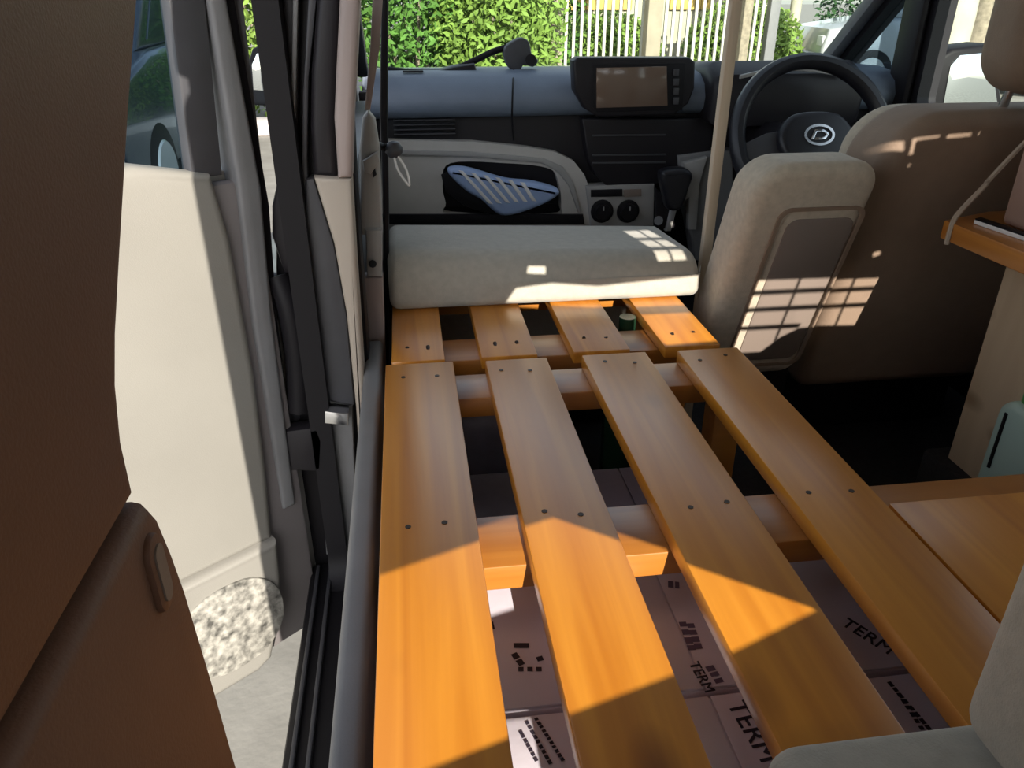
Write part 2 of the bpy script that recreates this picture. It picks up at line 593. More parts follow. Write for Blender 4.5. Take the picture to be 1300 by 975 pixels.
# hood and cowl outside
hd = prism('car_hood', [(2.36, 0.95), (2.44, 0.985), (2.75, 0.975), (3.05, 0.93), (3.2, 0.84), (3.22, 0.7), (2.4, 0.7)], 'x', -0.12, 1.27,
           'hood_paint', bev=0.02, seg=3)
struct(hd, 'pale painted car hood beyond the windscreen', 'hood')

# -------------------------------- rear door, swung open, on its hinge side
DH = Vector((-0.19, 1.01, 0))
DD = Vector((-0.8, -0.6, 0))
DN = Vector((0.6, -0.8, 0))          # inner face normal


def dmap(c):                          # local (s along the door, t out of the inner face, z)
    return DH + DD * c[0] + DN * c[1] + Vector((0, 0, c[2]))


door = empty_struct('door_1', 'open rear car door with beige inner panel and speckled lower pocket', 'car door', (-0.19, 1.01, 0.25))


def dprism(name, poly, a, b, m, parent=door, bev=0.004, seg=2):
    return prism(name, poly, 'y', a, b, m, parent, bev, seg, fn=dmap)


dprism('door_skin', [(-0.02, 0.27), (0.03, 0.235), (0.74, 0.235), (0.79, 0.32), (0.80, 0.95), (0.80, 1.0), (-0.02, 1.0)], -0.075, -0.03, 'body_paint')
dprism('door_edge', [(0.0, 0.29), (0.03, 0.25), (0.13, 0.245), (0.13, 0.99), (-0.002, 0.99)], -0.03, -0.004, 'door_edge_grey', bev=0.008)
pn = [(0.060, 1.005), (0.050, 0.926), (0.048, 0.74), (0.055, 0.58), (0.064, 0.465), (0.77, 0.465), (0.78, 1.03), (0.4, 1.03), (0.147, 1.027)]
dprism('inner_panel', pn, -0.03, 0.012, 'door_beige', bev=0.012, seg=4)
dprism('lower_pocket', [(0.064, 0.47), (0.068, 0.40), (0.083, 0.325), (0.105, 0.262), (0.13, 0.25), (0.74, 0.25), (0.77, 0.47)], -0.03, 0.028, 'door_beige', bev=0.012, seg=4)
dprism('speaker_grille', rrect(0.075, 0.235, 0.285, 0.44, 0.07), 0.026, 0.032, 'door_speckle', bev=0.002)
dprism('armrest', rrect(0.30, 0.70, 0.66, 0.74, 0.03), 0.01, 0.06, 'door_beige', bev=0.012, seg=3)
dprism('door_handle', rrect(0.36, 0.50, 0.80, 0.85, 0.02), 0.01, 0.03, 'plastic_dark_grey', bev=0.005)
# window frame and glass
dprism('frame_post', [(0.027, 1.55), (0.027, 1.19), (0.041, 1.0), (0.080, 1.0), (0.069, 1.19), (0.069, 1.55)], -0.03, -0.002, 'plastic_dark_grey', bev=0.004)
dprism('frame_rail', [(0.0, 1.55), (0.004, 1.19), (-0.004, 0.98), (0.008, 0.808), (0.016, 0.5), (0.036, 0.5), (0.036, 0.8), (0.027, 0.99), (0.026, 1.19), (0.026, 1.55)], -0.04, 0.004, 'plastic_grey', bev=0.006, seg=3)
dprism('frame_seal', [(-0.012, 1.55), (-0.012, 1.19), (-0.018, 0.95), (-0.006, 0.80), (0.004, 0.5), (0.016, 0.5), (0.006, 0.81), (-0.004, 0.98), (0.004, 1.19), (0.0, 1.55)], -0.06, -0.01, 'rubber_black', bev=0.003)
dprism('frame_outer', [(-0.028, 1.55), (-0.027, 1.19), (-0.02, 0.95), (-0.013, 0.86), (-0.004, 0.86), (-0.008, 0.95), (-0.012, 1.19), (-0.012, 1.55)], -0.07, -0.02, 'plastic_grey', bev=0.003)
dprism('frame_rear', [(0.74, 1.0), (0.79, 1.0), (0.72, 1.54), (0.68, 1.52)], -0.04, -0.004, 'plastic_dark_grey')
dprism('frame_top', [(0.0, 1.50), (0.72, 1.50), (0.70, 1.545), (0.0, 1.55)], -0.04, -0.004, 'plastic_dark_grey')
dprism('pane', [(0.07, 1.0), (0.76, 1.0), (0.70, 1.51), (0.06, 1.51)], -0.027, -0.022, 'tint_glass', bev=0)
dprism('hinge', rrect(-0.035, 0.02, 0.80, 0.85, 0.01), -0.05, -0.03, 'plastic_dark_grey')
dprism('check_strap', rrect(-0.05, 0.03, 0.62, 0.65, 0.008), -0.04, -0.025, 'plastic_dark_grey')

# -------------------------------- rear pillar (close on the left)
XC = -0.10
pu = pxpoly([(186, -30), (181, 40), (173, 150), (163, 330), (158, 430), (158, 490), (164, 555), (181, 632), (0, 965), (-60, 1075)], x=XC)
zlow = min(p[1] for p in pu)
pu = pu[:-1] + [(-0.05, pu[-2][1] - 0.08), (YH + 0.02, 0.86), (YH + 0.02, 1.57), (0.46, 1.57), (0.45, 1.3)]
t4 = prism('trim_4', pu, 'x', XC - 0.05, XC, 'shaded_brown_trim', bev=0.010, seg=4)
struct(t4, 'upper rear pillar trim beside the open door, shade and bounce painted in brown', 'pillar trim')
pl = pxpoly([(182, 636), (196, 652), (214, 695), (232, 745), (250, 805), (268, 865), (302, 985)], x=XC)
plow = pl + [(pl[-1][0], 0.45), (-0.2, 0.45), (-0.2, 0.80)] + [tuple(at(0, 968, x=XC)[1:])]
t5 = prism('trim_5', plow, 'x', XC - 0.05, XC + 0.002, 'shaded_brown_trim_light', bev=0.006, seg=3)
struct(t5, 'lower rear pillar trim with a small oval slot, shade and bounce painted in brown', 'pillar trim')
sc = at(190, 728, x=XC)
sl = prism('slot_rim', rrect(sc.y - 0.007, sc.y + 0.007, sc.z - 0.016, sc.z + 0.016, 0.0068), 'x', XC, XC + 0.0045, 'shaded_brown_trim_light', t5, bev=0.0015)
prism('slot', rrect(sc.y - 0.004, sc.y + 0.004, sc.z - 0.012, sc.z + 0.012, 0.0038), 'x', XC + 0.003, XC + 0.0052, 'recess_vinyl', sl, bev=0.0)

# -------------------------------- centre pillar: rear-facing strips at the pillar


def pillar_strip(name, pts, y0, y1, m, parent, bev=0.005, seg=2):
    return prism(name, pxpoly(pts, y=y0), 'y', y0, y1, m, parent, bev, seg)


bp = empty_struct('trim_6', 'dark centre pillar with weather seals and beige lower cover by the open door', 'pillar', (-0.12, 1.05, 0.3))
pillar_strip('pillar_core', [(356, -20), (440, -20), (452, 230), (470, 480), (476, 640), (470, 760), (392, 790), (372, 640), (356, 470), (350, 340), (352, 200)], 1.045, 1.10, 'rubber_black', bp)
pillar_strip('outer_seal', [(356, -20), (380, -20), (379, 120), (378, 240), (385, 350), (362, 352), (345, 300), (345, 262), (353, 225)], 1.03, 1.045, 'plastic_black', bp)
pillar_strip('seal_lip', [(372, -20), (379, -20), (376, 100), (374, 200), (380, 300), (375, 300), (368, 200), (370, 100)], 1.022, 1.032, 'plastic_grey', bp, 0.002)
pillar_strip('inner_seal', [(392, -20), (404, -20), (392, 100), (390, 200), (396, 330), (408, 520), (400, 520), (386, 400), (382, 250), (384, 120)], 1.024, 1.045, 'plastic_dark_grey', bp, 0.003)
pillar_strip('pillar_cover', [(404, -20), (432, -20), (427, 100), (425, 160), (428, 226), (398, 224), (394, 160), (395, 90)], 1.012, 1.045, 'plastic_black', bp, 0.008, 3)
pillar_strip('cover_edge', [(432, -20), (458, -20), (453, 80), (449, 150), (447, 226), (429, 228), (424, 150), (427, 80)], 1.0, 1.045, 'trim_pinkish', bp, 0.008, 3)
pillar_strip('lower_cover', [(398, 225), (446, 228), (452, 330), (462, 480), (466, 620), (460, 640), (452, 520), (440, 400), (424, 310)], 1.0, 1.045, 'trim_beige', bp, 0.006, 3)
pillar_strip('rubber_band', [(388, 228), (398, 226), (424, 311), (440, 400), (450, 515), (430, 512), (405, 505), (396, 400), (388, 300)], 1.015, 1.045, 'plastic_dark_grey', bp, 0.004)
pillar_strip('striker_plate', [(405, 505), (447, 516), (452, 640), (446, 705), (414, 705), (408, 600)], 1.02, 1.045, 'plastic_grey', bp, 0.004)
pillar_strip('striker', [(412, 522), (442, 526), (442, 541), (412, 538)], 0.99, 1.02, 'chrome', bp, 0.003)
tube('check_bellows', smooth_pts([at(352, 350, y=1.03), at(368, 395, y=1.02), at(378, 460, y=1.02), at(380, 520, y=1.02)]), 0.017, 'rubber_black', bp)
pillar_strip('latch', [(362, 548), (405, 542), (412, 560), (410, 600), (366, 598)], 1.0, 1.03, 'plastic_black', bp, 0.006)

# front door inner side beyond the pillar, with belt guide
fd = empty_struct('trim_7', 'grey front passenger door trim and belt cover seen past the pillar', 'door trim', (-0.09, 1.2, 0.5))
box('door_trim', -0.135, -0.085, 1.11, 2.2, 0.36, 0.94, 'plastic_grey', fd, 0.01)
pillar_strip('belt_cover', [(457, 300), (456, 190), (460, 150), (467, 141), (476, 152), (482, 190), (486, 300)], 1.13, 1.16, 'plastic_light_grey', fd, 0.008, 3)
pillar_strip('belt_slot', [(472, 216), (476, 214), (478, 222), (474, 226)], 1.124, 1.131, 'rubber_black', fd, 0.001)
pillar_strip('belt_tongue', [(460, 205), (480, 192), (482, 206), (470, 222), (462, 218)], 1.118, 1.128, 'plastic_light_grey', fd, 0.003)
pillar_strip('buckle_plate', [(464, 292), (485, 292), (485, 352), (466, 352)], 1.12, 1.15, 'plastic_light_grey', fd, 0.004)
tube('plate_bolt', [at(473, 335, y=1.121), at(473, 335, y=1.114)], 0.006, 'rubber_black', fd)
pillar_strip('lower_post', [(462, 352), (486, 352), (490, 470), (470, 500)], 1.13, 1.16, 'trim_pinkish', fd, 0.006)
pillar_strip('belt_webbing', [(474, -20), (487, -20), (482, 60), (470, 140), (463, 140), (470, 60)], 1.14, 1.146, 'trim_pinkish', fd, 0.001)
pillar_strip('door_post', [(484, -20), (493, -20), (492, 150), (494, 300), (494, 470), (487, 470), (486, 250), (482, 150)], 1.25, 1.30, 'rubber_black', fd, 0.004)

# sill along the doorway
sill = empty_struct('trim_8', 'black door sill with ribs along the open doorway', 'door sill', (-0.13, 0.6, 0.3))
box('sill_plate', -0.20, -0.085, 0.2, 1.04, 0.31, 0.352, 'rubber_black', sill, 0.01)
for xx in (-0.185, -0.165, -0.125):
    box('sill_rib', xx - 0.003, xx + 0.003, 0.2, 1.02, 0.35, 0.362, 'plastic_dark_grey', sill, 0.002)
box('sill_lip', -0.118, -0.088, 0.2, 0.62, 0.35, 0.40, 'plastic_light_grey', sill, 0.01)
struct(box('trim_9', -0.082, -0.056, 0.22, 1.12, 0.345, 0.715, 'plastic_grey', None, 0.008, 3),
       'long grey side panel between the bed slats and the door sill', 'side trim')

# ================================================================== BED PLATFORM
ZT, TH = 0.745, 0.019
bed = thing('slatted_bed', 'varnished orange pine bed platform of long slats over printed cartons', 'bed platform', (0.2, 0.64, 0.345))
SL = [(-0.047, 0.045, 0.961), (0.089, 0.175, 0.957), (0.225, 0.317, 0.957), (0.363, 0.452, 0.955)]
SNEAR = [0.14, 0.14, 0.320, 0.320]
for (x0, x1, yf), yn in zip(SL, SNEAR):
    s = box('slat', x0, x1, yn, yf, ZT - TH, ZT, 'slat_wood', bed, 0.0018)
    for yy in (0.925, 0.60):
        for fx in (0.28, 0.72):
            xx = x0 + (x1 - x0) * fx + random.uniform(-.006, .006)
            y2 = yy + random.uniform(-.008, .008)
            tube('screw', [(xx, y2, ZT - 0.002), (xx, y2, ZT + 0.0006)], 0.0030, 'screw_steel', s, 8)
ZB = ZT - TH
box('crossbar', -0.045, 0.450, 0.883, 0.955, ZB - 0.028, ZB, 'bar_wood', bed, 0.002)
box('crossbar', -0.045, 0.90, 0.552, 0.630, ZB - 0.028, ZB, 'bar_wood', bed, 0.002)
box('crossbar', -0.045, 0.33, 0.16, 0.23, ZB - 0.028, ZB, 'bar_wood', bed, 0.002)
for x, y in ((-0.022, 0.59), (-0.022, 0.92), (0.484, 0.59), (0.428, 0.92)):
    if True:
        box('leg', x - 0.02, x + 0.02, y - 0.02, y + 0.02, 0.345, ZB - 0.028, 'bar_wood', bed, 0.002)
box('leg', -0.03, 0.01, 0.17, 0.21, 0.345, ZB - 0.028, 'bar_wood', bed, 0.002)
box('side_board', 0.458, 0.90, 0.345, 0.578, ZB + 0.0005, ZB + 0.016, 'slat_wood', bed, 0.002)

ext = thing('bed_extension', 'short lower slat section joining the bed to the folded front seat', 'bed extension', (0.2, 1.15, 0.345))
Z2 = 0.724
for (x0, x1) in ((-0.041, 0.036), (0.089, 0.172), (0.226, 0.312), (0.366, 0.452)):
    s = box('slat', x0, x1, 1.012, 1.40, Z2 - TH, Z2, 'slat_wood', ext, 0.0018)
    for fx in (0.3, 0.7):
        xx = x0 + (x1 - x0) * fx
        tube('screw', [(xx, 1.06 + random.uniform(-.01, .01), Z2 - 0.002), (xx, 1.06, Z2 + 0.0006)], 0.0030, 'screw_steel', s, 8)
box('crossbar', -0.041, 0.462, 1.045, 1.125, Z2 - TH - 0.028, Z2 - TH, 'bar_wood', ext, 0.002)
box('crossbar', -0.041, 0.462, 1.30, 1.37, Z2 - TH - 0.028, Z2 - TH, 'bar_wood', ext, 0.002)
for x in (0.0, 0.41):
    box('leg', x - 0.02, x + 0.02, 1.07, 1.11, 0.345, Z2 - TH - 0.028, 'bar_wood', ext, 0.002)
    box('leg', x - 0.02, x + 0.02, 1.31, 1.35, 0.345, Z2 - TH - 0.028, 'bar_wood', ext, 0.002)

# ================================================================== FRONT SEATS
fs = thing('folded_seat', 'pale grey front passenger seat folded flat against the bed slats', 'car seat', (0.22, 1.45, 0.345))


def fold_fn(c):
    k = (c.y - 1.21) / 0.3
    return Vector((c.x, c.y, c.z - 0.02 * k - (0.03 * max(0, (c.x - 0.40) / 0.09) ** 2 if c.z > 0.78 else 0)))


prism('backrest', rrect(1.205, 1.47, 0.7255, 0.822, [0.03, 0.055, 0.015, 0.02]), 'x', -0.044, 0.490, 'grey_fabric', fs, 0.016, 4, fn=fold_fn)
box('seat_cushion', 0.0, 0.46, 1.42, 1.78, 0.52, 0.66, 'grey_fabric', fs, 0.03, 4)
box('seat_base', 0.04, 0.42, 1.44, 1.74, 0.345, 0.52, 'plastic_black', fs, 0.01)

ds = thing('driver_seat', 'tall beige driver seat back in front of the steering wheel', 'car seat', (0.94, 1.4, 0.345))


def lean(c, y0=1.12, z0=1.0, k=0.27):
    return Vector((c.x, c.y + (z0 - c.z) * k, c.z))


db = prism('backrest', rrect(0.73, 1.20, 0.50, 1.038, [0.10, 0.085, 0.03, 0.03], 10), 'y', 1.12, 1.25, 'seat_back_vinyl', ds, 0.028, 5, fn=lean)
bo = prism('bolster', rrect(0.75, 1.18, 0.52, 1.030, [0.09, 0.075, 0.03, 0.03], 10), 'y', 1.24, 1.30, 'beige_fabric', ds, 0.02, 4, fn=lean)
hr = prism('headrest', rrect(0.885, 1.12, 1.058, 1.26, 0.06, 8), 'y', 1.10, 1.20, 'seat_back_vinyl', ds, 0.03, 5)
for x in (0.93, 1.03):
    tube('headrest_post', [(x, 1.17, 1.0), (x, 1.15, 1.08)], 0.007, 'chrome', hr)
box('seat_cushion', 0.70, 1.19, 1.30, 1.78, 0.50, 0.635, 'beige_fabric', ds, 0.04, 4)
box('seat_base', 0.74, 1.15, 1.36, 1.74, 0.345, 0.50, 'plastic_black', ds, 0.01)

ar = thing('centre_armrest', 'beige centre armrest folded upright beside the driver seat, with recessed back', 'armrest', (0.58, 1.2, 0.6))


def lean2(c):
    return Vector((c.x + (0.97 - c.z) * -0.03, c.y + (0.95 - c.z) * 0.33, c.z))


ab = prism('armrest_body', rrect(0.513, 0.708, 0.56, 0.975, [0.045, 0.05, 0.03, 0.03], 8), 'y', 1.085, 1.19, 'beige_fabric', ar, 0.022, 5, fn=lean2)
plate_holes('piping', rrect(0.560, 0.702, 0.585, 0.905, 0.02), [rrect(0.566, 0.696, 0.591, 0.899, 0.017)], 'y', 1.081, 1.088, 'seat_back_vinyl', ab)
for v in ab.children[0].data.vertices:
    v.co = lean2(v.co)
prism('back_panel', rrect(0.580, 0.692, 0.60, 0.885, 0.018), 'y', 1.0825, 1.09, 'recess_vinyl', ab, 0.002, 2, fn=lean2)
box('bracket', 0.60, 0.70, 1.24, 1.32, 0.50, 0.60, 'plastic_black', ar, 0.01)

# rear seat close to the camera on the right
rs = thing('rear_seat', 'grey-beige rear seat with low headrest beside the bed slats', 'car seat', (0.5, 0.25, 0.345))
prism('backrest', rrect(0.212, 0.80, 0.40, 0.759, [0.05, 0.02, 0.03, 0.03], 8), 'y', 0.20, 0.318, 'grey_fabric', rs, 0.010, 4)
prism('headrest', rrect(0.336, 0.62, 0.760, 0.985, [0.06, 0.05, 0.03, 0.03], 8), 'y', 0.235, 0.315, 'grey_fabric', rs, 0.02, 5)
box('seat_base', 0.24, 0.78, 0.08, 0.30, 0.345, 0.42, 'plastic_black', rs, 0.01)

# ================================================================== DASHBOARD
dash = thing('dashboard', 'blue grey dashboard with dark vents and pale lower tray across the car', 'dashboard', (0.58, 2.1, 0.5))
YD = 1.95
prof = [(2.36, 1.0), (2.2, 1.018), (2.06, 1.022), (1.99, 1.015), (1.955, 0.995), (1.94, 0.965), (1.945, 0.94), (1.965, 0.925), (2.05, 0.915), (2.36, 0.91)]
prism('upper_pad', prof, 'x', -0.085, 1.262, 'dash_blue', dash, 0.004, smooth=50)
box('vent_band', -0.08, 1.26, 1.985, 2.29, 0.70, 0.925, 'plastic_black', dash, 0.006)
a = at(520, 100, y=2.0)
ve = box('defroster_vent', 0.0, 0.05, 2.03, 2.05, 1.0225, 1.026, 'rubber_black', dash, 0.001)
for i in range(4):
    zz = 0.885 + i * 0.011
    box('vent_slat', -0.03, 0.12, 1.968, 1.986, zz, zz + 0.003, 'plastic_dark_grey', dash, 0.001)
# lower pale panel with arched right shoulder and open tray
lp = pxpoly([(484, 178), (600, 180), (670, 187), (705, 193), (728, 204), (742, 222), (752, 250), (762, 290), (762, 330), (484, 330)], y=1.955)
tr_ = pxpoly([(572, 207), (640, 207), (694, 213), (708, 228), (712, 262), (700, 274), (574, 272), (566, 258), (562, 232)], y=1.955)
plate_holes('lower_panel', lp, [smooth2d(tr_)], 'y', 1.955, 1.985, 'dash_beige', dash)
tb = pxpoly([(556, 200), (716, 203), (720, 280), (556, 280)], y=1.985)
prism('tray_back', tb, 'y', 2.0, 2.01, 'plastic_black', dash, 0.002)
prism('panel_lip', pxpoly([(484, 190), (600, 193), (690, 201), (715, 212), (728, 232), (738, 270), (734, 270), (722, 236), (708, 218), (688, 207), (600, 199), (484, 196)], y=1.95), 'y', 1.948, 1.957, 'plastic_light_grey', dash, 0.002)
prism('lower_gap', pxpoly([(484, 272), (740, 272), (742, 284), (484, 284)], y=1.95), 'y', 1.945, 1.957, 'rubber_black', dash, 0.002)
# centre stack
prism('centre_stack', pxpoly([(738, 150), (905, 150), (900, 232), (770, 236), (755, 222), (745, 200)], y=1.95), 'y', 1.945, 1.99, 'plastic_black', dash, 0.006, 3)
for yy in (171, 196, 206):
    prism('stack_seam', pxpoly([(752, yy), (845, yy - 1), (845, yy + 1), (752, yy + 2)], y=1.944), 'y', 1.941, 1.946, 'plastic_dark_grey', dash, 0.0005)
cp = prism('climate_panel', pxpoly([(744, 236), (830, 233), (829, 286), (750, 288)], y=1.945), 'y', 1.938, 1.985, 'plastic_light_grey', dash, 0.004)
prism('slot', pxpoly([(750, 241), (790, 240), (790, 249), (750, 250)], y=1.937), 'y', 1.934, 1.94, 'rubber_black', cp, 0.001)
prism('slot', pxpoly([(792, 241), (814, 240), (814, 249), (792, 250)], y=1.937), 'y', 1.934, 1.94, 'recess_vinyl', cp, 0.001)
for px in (764, 797):
    c = at(px, 268, y=1.938)
    k = lathe('knob', [(0.030, 0), (0.030, 0.004), (0.022, 0.006), (0.020, 0.018), (0.0, 0.018)], 'rubber_black', cp,
              Matrix.Translation(c) @ Matrix.Rotation(R_(90), 4, 'X'))
    tube('knob_mark', [c + Vector((0, -0.019, 0.006)), c + Vector((0, -0.019, 0.016))], 0.002, 'plastic_light_grey', k, 6)
# instrument hood and column shroud behind the wheel
prism('instrument_hood', [(1.90, 0.90), (1.885, 0.985), (1.90, 1.02), (1.96, 1.045), (2.1, 1.035), (2.2, 1.0), (2.2, 0.88)], 'x', 0.74, 1.14, 'plastic_black', dash, 0.03, 4)
prism('dial_rim', [(0.80 + 0.26 * i / 10, 1.02 + 0.018 * math.sin(math.pi * i / 10)) for i in range(11)] +
      [(1.06 - 0.26 * i / 10, 1.012 + 0.016 * math.sin(math.pi * i / 10)) for i in range(11)], 'y', 1.88, 1.89, 'plastic_light_grey', dash, 0.001)
prism('driver_panel', pxpoly([(858, 196), (905, 190), (930, 190), (930, 330), (880, 330), (872, 280), (862, 240)], y=1.95), 'y', 1.94, 1.99, 'plastic_grey', dash, 0.008, 3)
box('steering_column', 0.87, 0.98, 1.74, 2.0, 0.82, 0.91, 'plastic_black', dash, 0.03, 4)

# shifter
sh = thing('gear_selector', 'black gear lever with rounded grip beside the climate controls', 'gear lever', (0.70, 1.92, 0.72))
g0 = at(858, 236, y=1.88)
tube('lever', [g0 + Vector((0.01, 0.06, -0.08)), g0 + Vector((0.0, 0.03, -0.03)), g0], [0.010, 0.011, 0.012], 'plastic_black', sh, 10)
prism('grip', smooth2d(pxpoly([(836, 222), (842, 214), (866, 212), (876, 220), (872, 236), (862, 262), (846, 264), (840, 244)], y=1.88)), 'y', 1.855, 1.90, 'leather_black', sh, 0.012, 4)
prism('gate', pxpoly([(832, 238), (852, 258), (858, 290), (832, 290)], y=1.93), 'y', 1.925, 1.945, 'plastic_black', sh, 0.004)
tube('button', [at(836, 280, y=1.926), at(836, 280, y=1.919)], 0.012, 'plastic_grey', sh, 12)
prism('surround', pxpoly([(866, 206), (896, 198), (886, 232), (882, 290), (872, 290), (872, 250), (858, 262), (850, 292), (843, 292), (850, 262), (866, 240)], y=1.93), 'y', 1.915, 1.94, 'plastic_light_grey', sh, 0.004)

# navigation display
nv = thing('navigation_display', 'black in-dash navigation display standing proud of the dashboard', 'display', (0.58, 1.92, 0.93))
nb = prism('bezel', pxpoly([(728, 78), (734, 73), (876, 73), (883, 79), (882, 112), (874, 132), (856, 146), (760, 149), (742, 138), (730, 116)], y=1.91), 'y', 1.91, 1.96, 'plastic_black', nv, 0.006, 3)
prism('screen', pxpoly([(757, 86), (846, 84), (847, 134), (757, 137)], y=1.909), 'y', 1.905, 1.912, 'screen_glass', nv, 0.001)
prism('screen_frame', pxpoly([(752, 82), (870, 80), (866, 140), (758, 143), (752, 136)], y=1.9095), 'y', 1.908, 1.913, 'rubber_black', nv, 0.001)
for i in range(4):
    c = at(858, 92 + i * 12, y=1.908)
    box('button', c.x - 0.007, c.x + 0.007, 1.9045, 1.909, c.z - 0.008, c.z + 0.008, 'plastic_dark_grey', nv, 0.001)

# steering wheel
sw = thing('steering_wheel', 'black steering wheel with silver oval emblem on its hub', 'steering wheel', (0.925, 1.72, 0.91))
SC = at(1031, 177, y=1.70)
TILT = Matrix.Translation(SC) @ Matrix.Rotation(R_(-90 + 27), 4, 'X')      # local z -> towards the driver


def TW(x, y, z=0):
    return TILT @ Vector((x, -y, z)) if False else TILT @ Vector((x, y, z))


TILT = Matrix.Translation(SC) @ Matrix(((1, 0, 0), (0, math.sin(R_(27)), -math.cos(R_(27))), (0, math.cos(R_(27)), math.sin(R_(27))))).to_4x4()
RW = 0.178
bm = bmesh.new()
nn = 48
for i in range(nn):
    for j in range(10):
        a, b = 2 * math.pi * i / nn, 2 * math.pi * j / 10
        bm.verts.new(TILT @ Vector(((RW + 0.018 * math.cos(b)) * math.cos(a), (RW + 0.018 * math.cos(b)) * math.sin(a), 0.020 * math.sin(b))))
bm.verts.ensure_lookup_table()
for i in range(nn):
    for j in range(10):
        bm.faces.new([bm.verts[(i % nn) * 10 + j], bm.verts[((i + 1) % nn) * 10 + j],
                      bm.verts[((i + 1) % nn) * 10 + (j + 1) % 10], bm.verts[i * 10 + (j + 1) % 10]])
link('rim', from_bm(bm, 'rim'), 'leather_black', sw)


def wprism(name, poly, a, b, m, parent=sw, bev=0.004, seg=2):
    return prism(name, poly, 'z', a, b, m, parent, bev, seg, fn=lambda c: TILT @ c)


for sgn in (-1, 1):
    wprism('spoke', [(sgn * 0.05, 0.022), (sgn * 0.11, 0.015), (sgn * 0.17, -0.01), (sgn * 0.172, -0.045), (sgn * 0.11, -0.045), (sgn * 0.05, -0.05)], -0.008, 0.008, 'plastic_dark_grey', bev=0.004)
wprism('spoke', [(-0.04, -0.04), (0.04, -0.04), (0.028, -0.17), (-0.028, -0.17)], -0.010, 0.006, 'plastic_dark_grey')
hub = wprism('hub_pad', smooth2d([(-0.09, 0.0), (-0.065, 0.042), (-0.03, 0.055), (0.03, 0.055), (0.065, 0.042), (0.09, 0.0), (0.075, -0.05), (0.035, -0.078), (-0.035, -0.078), (-0.075, -0.05)]), -0.02, 0.03, 'leather_black', bev=0.014, seg=4)
OV = [(0.036 * math.cos(t * math.pi / 16), 0.024 * math.sin(t * math.pi / 16)) for t in range(32)]
IV = [(0.030 * math.cos(t * math.pi / 16), 0.0185 * math.sin(t * math.pi / 16)) for t in range(32)]
em = plate_holes('emblem_ring', OV, [IV], 'z', 0.030, 0.0335, 'chrome', hub)
for v in em.data.vertices:
    v.co = TILT @ v.co
# slanted letter-like emblem: outline D open at the middle
D1 = [(-0.022, -0.010), (-0.010, 0.012), (0.010, 0.012), (0.021, 0.005), (0.022, -0.001), (0.016, -0.001), (0.013, 0.004), (0.006, 0.006), (-0.006, 0.006), (-0.014, -0.010)]
D2 = [(-0.012, -0.011), (-0.009, -0.006), (0.006, -0.005), (0.014, -0.001), (0.021, -0.001), (0.014, -0.009), (0.004, -0.011)]
for d in (D1, D2):
    wprism('emblem', d, 0.030, 0.0335, 'chrome', hub, 0.0006)

# phone holder with cable on the dash top
ph = thing('phone_holder', 'black phone holder on a bent arm standing on the dashboard top', 'phone holder', (0.2, 2.1, 1.02))
tube('arm', smooth_pts([at(488, 88, y=2.12), at(530, 92, y=2.12), at(570, 90, y=2.12), at(600, 78, y=2.12), at(625, 66, y=2.12), at(645, 60, y=2.12)]), [0.008] * 31, 'rubber_black', ph, 8)
prism('suction_foot', pxpoly([(548, 92), (575, 84), (602, 80), (606, 92), (596, 98), (556, 98)], y=2.10), 'y', 2.08, 2.15, 'plastic_black', ph, 0.008)
prism('clamp', smooth2d(pxpoly([(640, 60), (658, 48), (670, 52), (674, 68), (682, 76), (676, 84), (664, 82), (658, 90), (646, 86), (640, 74)], y=2.11)), 'y', 2.09, 2.13, 'plastic_dark_grey', ph, 0.006)
tube('clamp_knob', [at(674, 76, y=2.08), at(674, 76, y=2.10)], 0.014, 'rubber_black', ph, 12)
tube('cable', smooth_pts([at(652, 88, y=2.08), at(651, 110, y=1.935), at(650, 150, y=1.935), at(652, 178, y=1.96)]), 0.0022, 'rubber_black', ph, 6)

# folded cloth in the tray
cl = thing('striped_cloth', 'folded blue and white striped cloth lying in the dashboard tray', 'cloth', (0.2, 1.95, 0.72))
cpoly = [(568, 216), (590, 212), (640, 226), (676, 230), (708, 240), (700, 252), (668, 266), (636, 272), (610, 252), (590, 240)]
cb_ = prism('fold', smooth2d(pxpoly(cpoly, y=1.945)), 'y', 1.925, 1.97, 'cloth_blue', cl, 0.012, 3)
for k in range(6):
    t0 = k / 6
    p0 = (582 + 104 * t0 * 0.9, 216 + 18 * t0)
    p1 = (620 + 66 * t0, 258 + -4 * t0)
    prism('stripe', pxpoly([p0, (p0[0] + 6, p0[1] + 1), (p1[0] + 6, p1[1] + 1), p1], y=1.926), 'y', 1.923, 1.928, 'paper_white', cb_, 0.0005)
prism('case', pxpoly([(560, 222), (572, 216), (612, 250), (640, 272), (632, 276), (590, 262), (566, 244)], y=1.95), 'y', 1.948, 1.984, 'rubber_black', cl, 0.006)

# keys / clip hanging by the pillar
kc = thing('cord_clip', 'dark round clip with a pale cord loop hanging by the pillar', 'clip', (-0.05, 1.2, 0.9))
c = at(500, 190, y=1.2)
lathe('ball', [(0.0001, -0.013), (0.008, -0.011), (0.013, -0.004), (0.013, 0.004), (0.008, 0.011), (0.0001, 0.013)], 'plastic_dark_grey', kc, Matrix.Translation(c), 14)
tube('stem', [c, at(484, 186, y=1.2), at(472, 182, y=1.16)], 0.006, 'rubber_black', kc)
tube('cord_loop', smooth_pts([c + Vector((0, -0.01, -0.01)), at(505, 215, y=1.19), at(516, 232, y=1.19), at(520, 234, y=1.19), at(516, 216, y=1.19), c + Vector((0.006, -0.01, -0.008))]), 0.0018, 'paper_white', kc, 6)

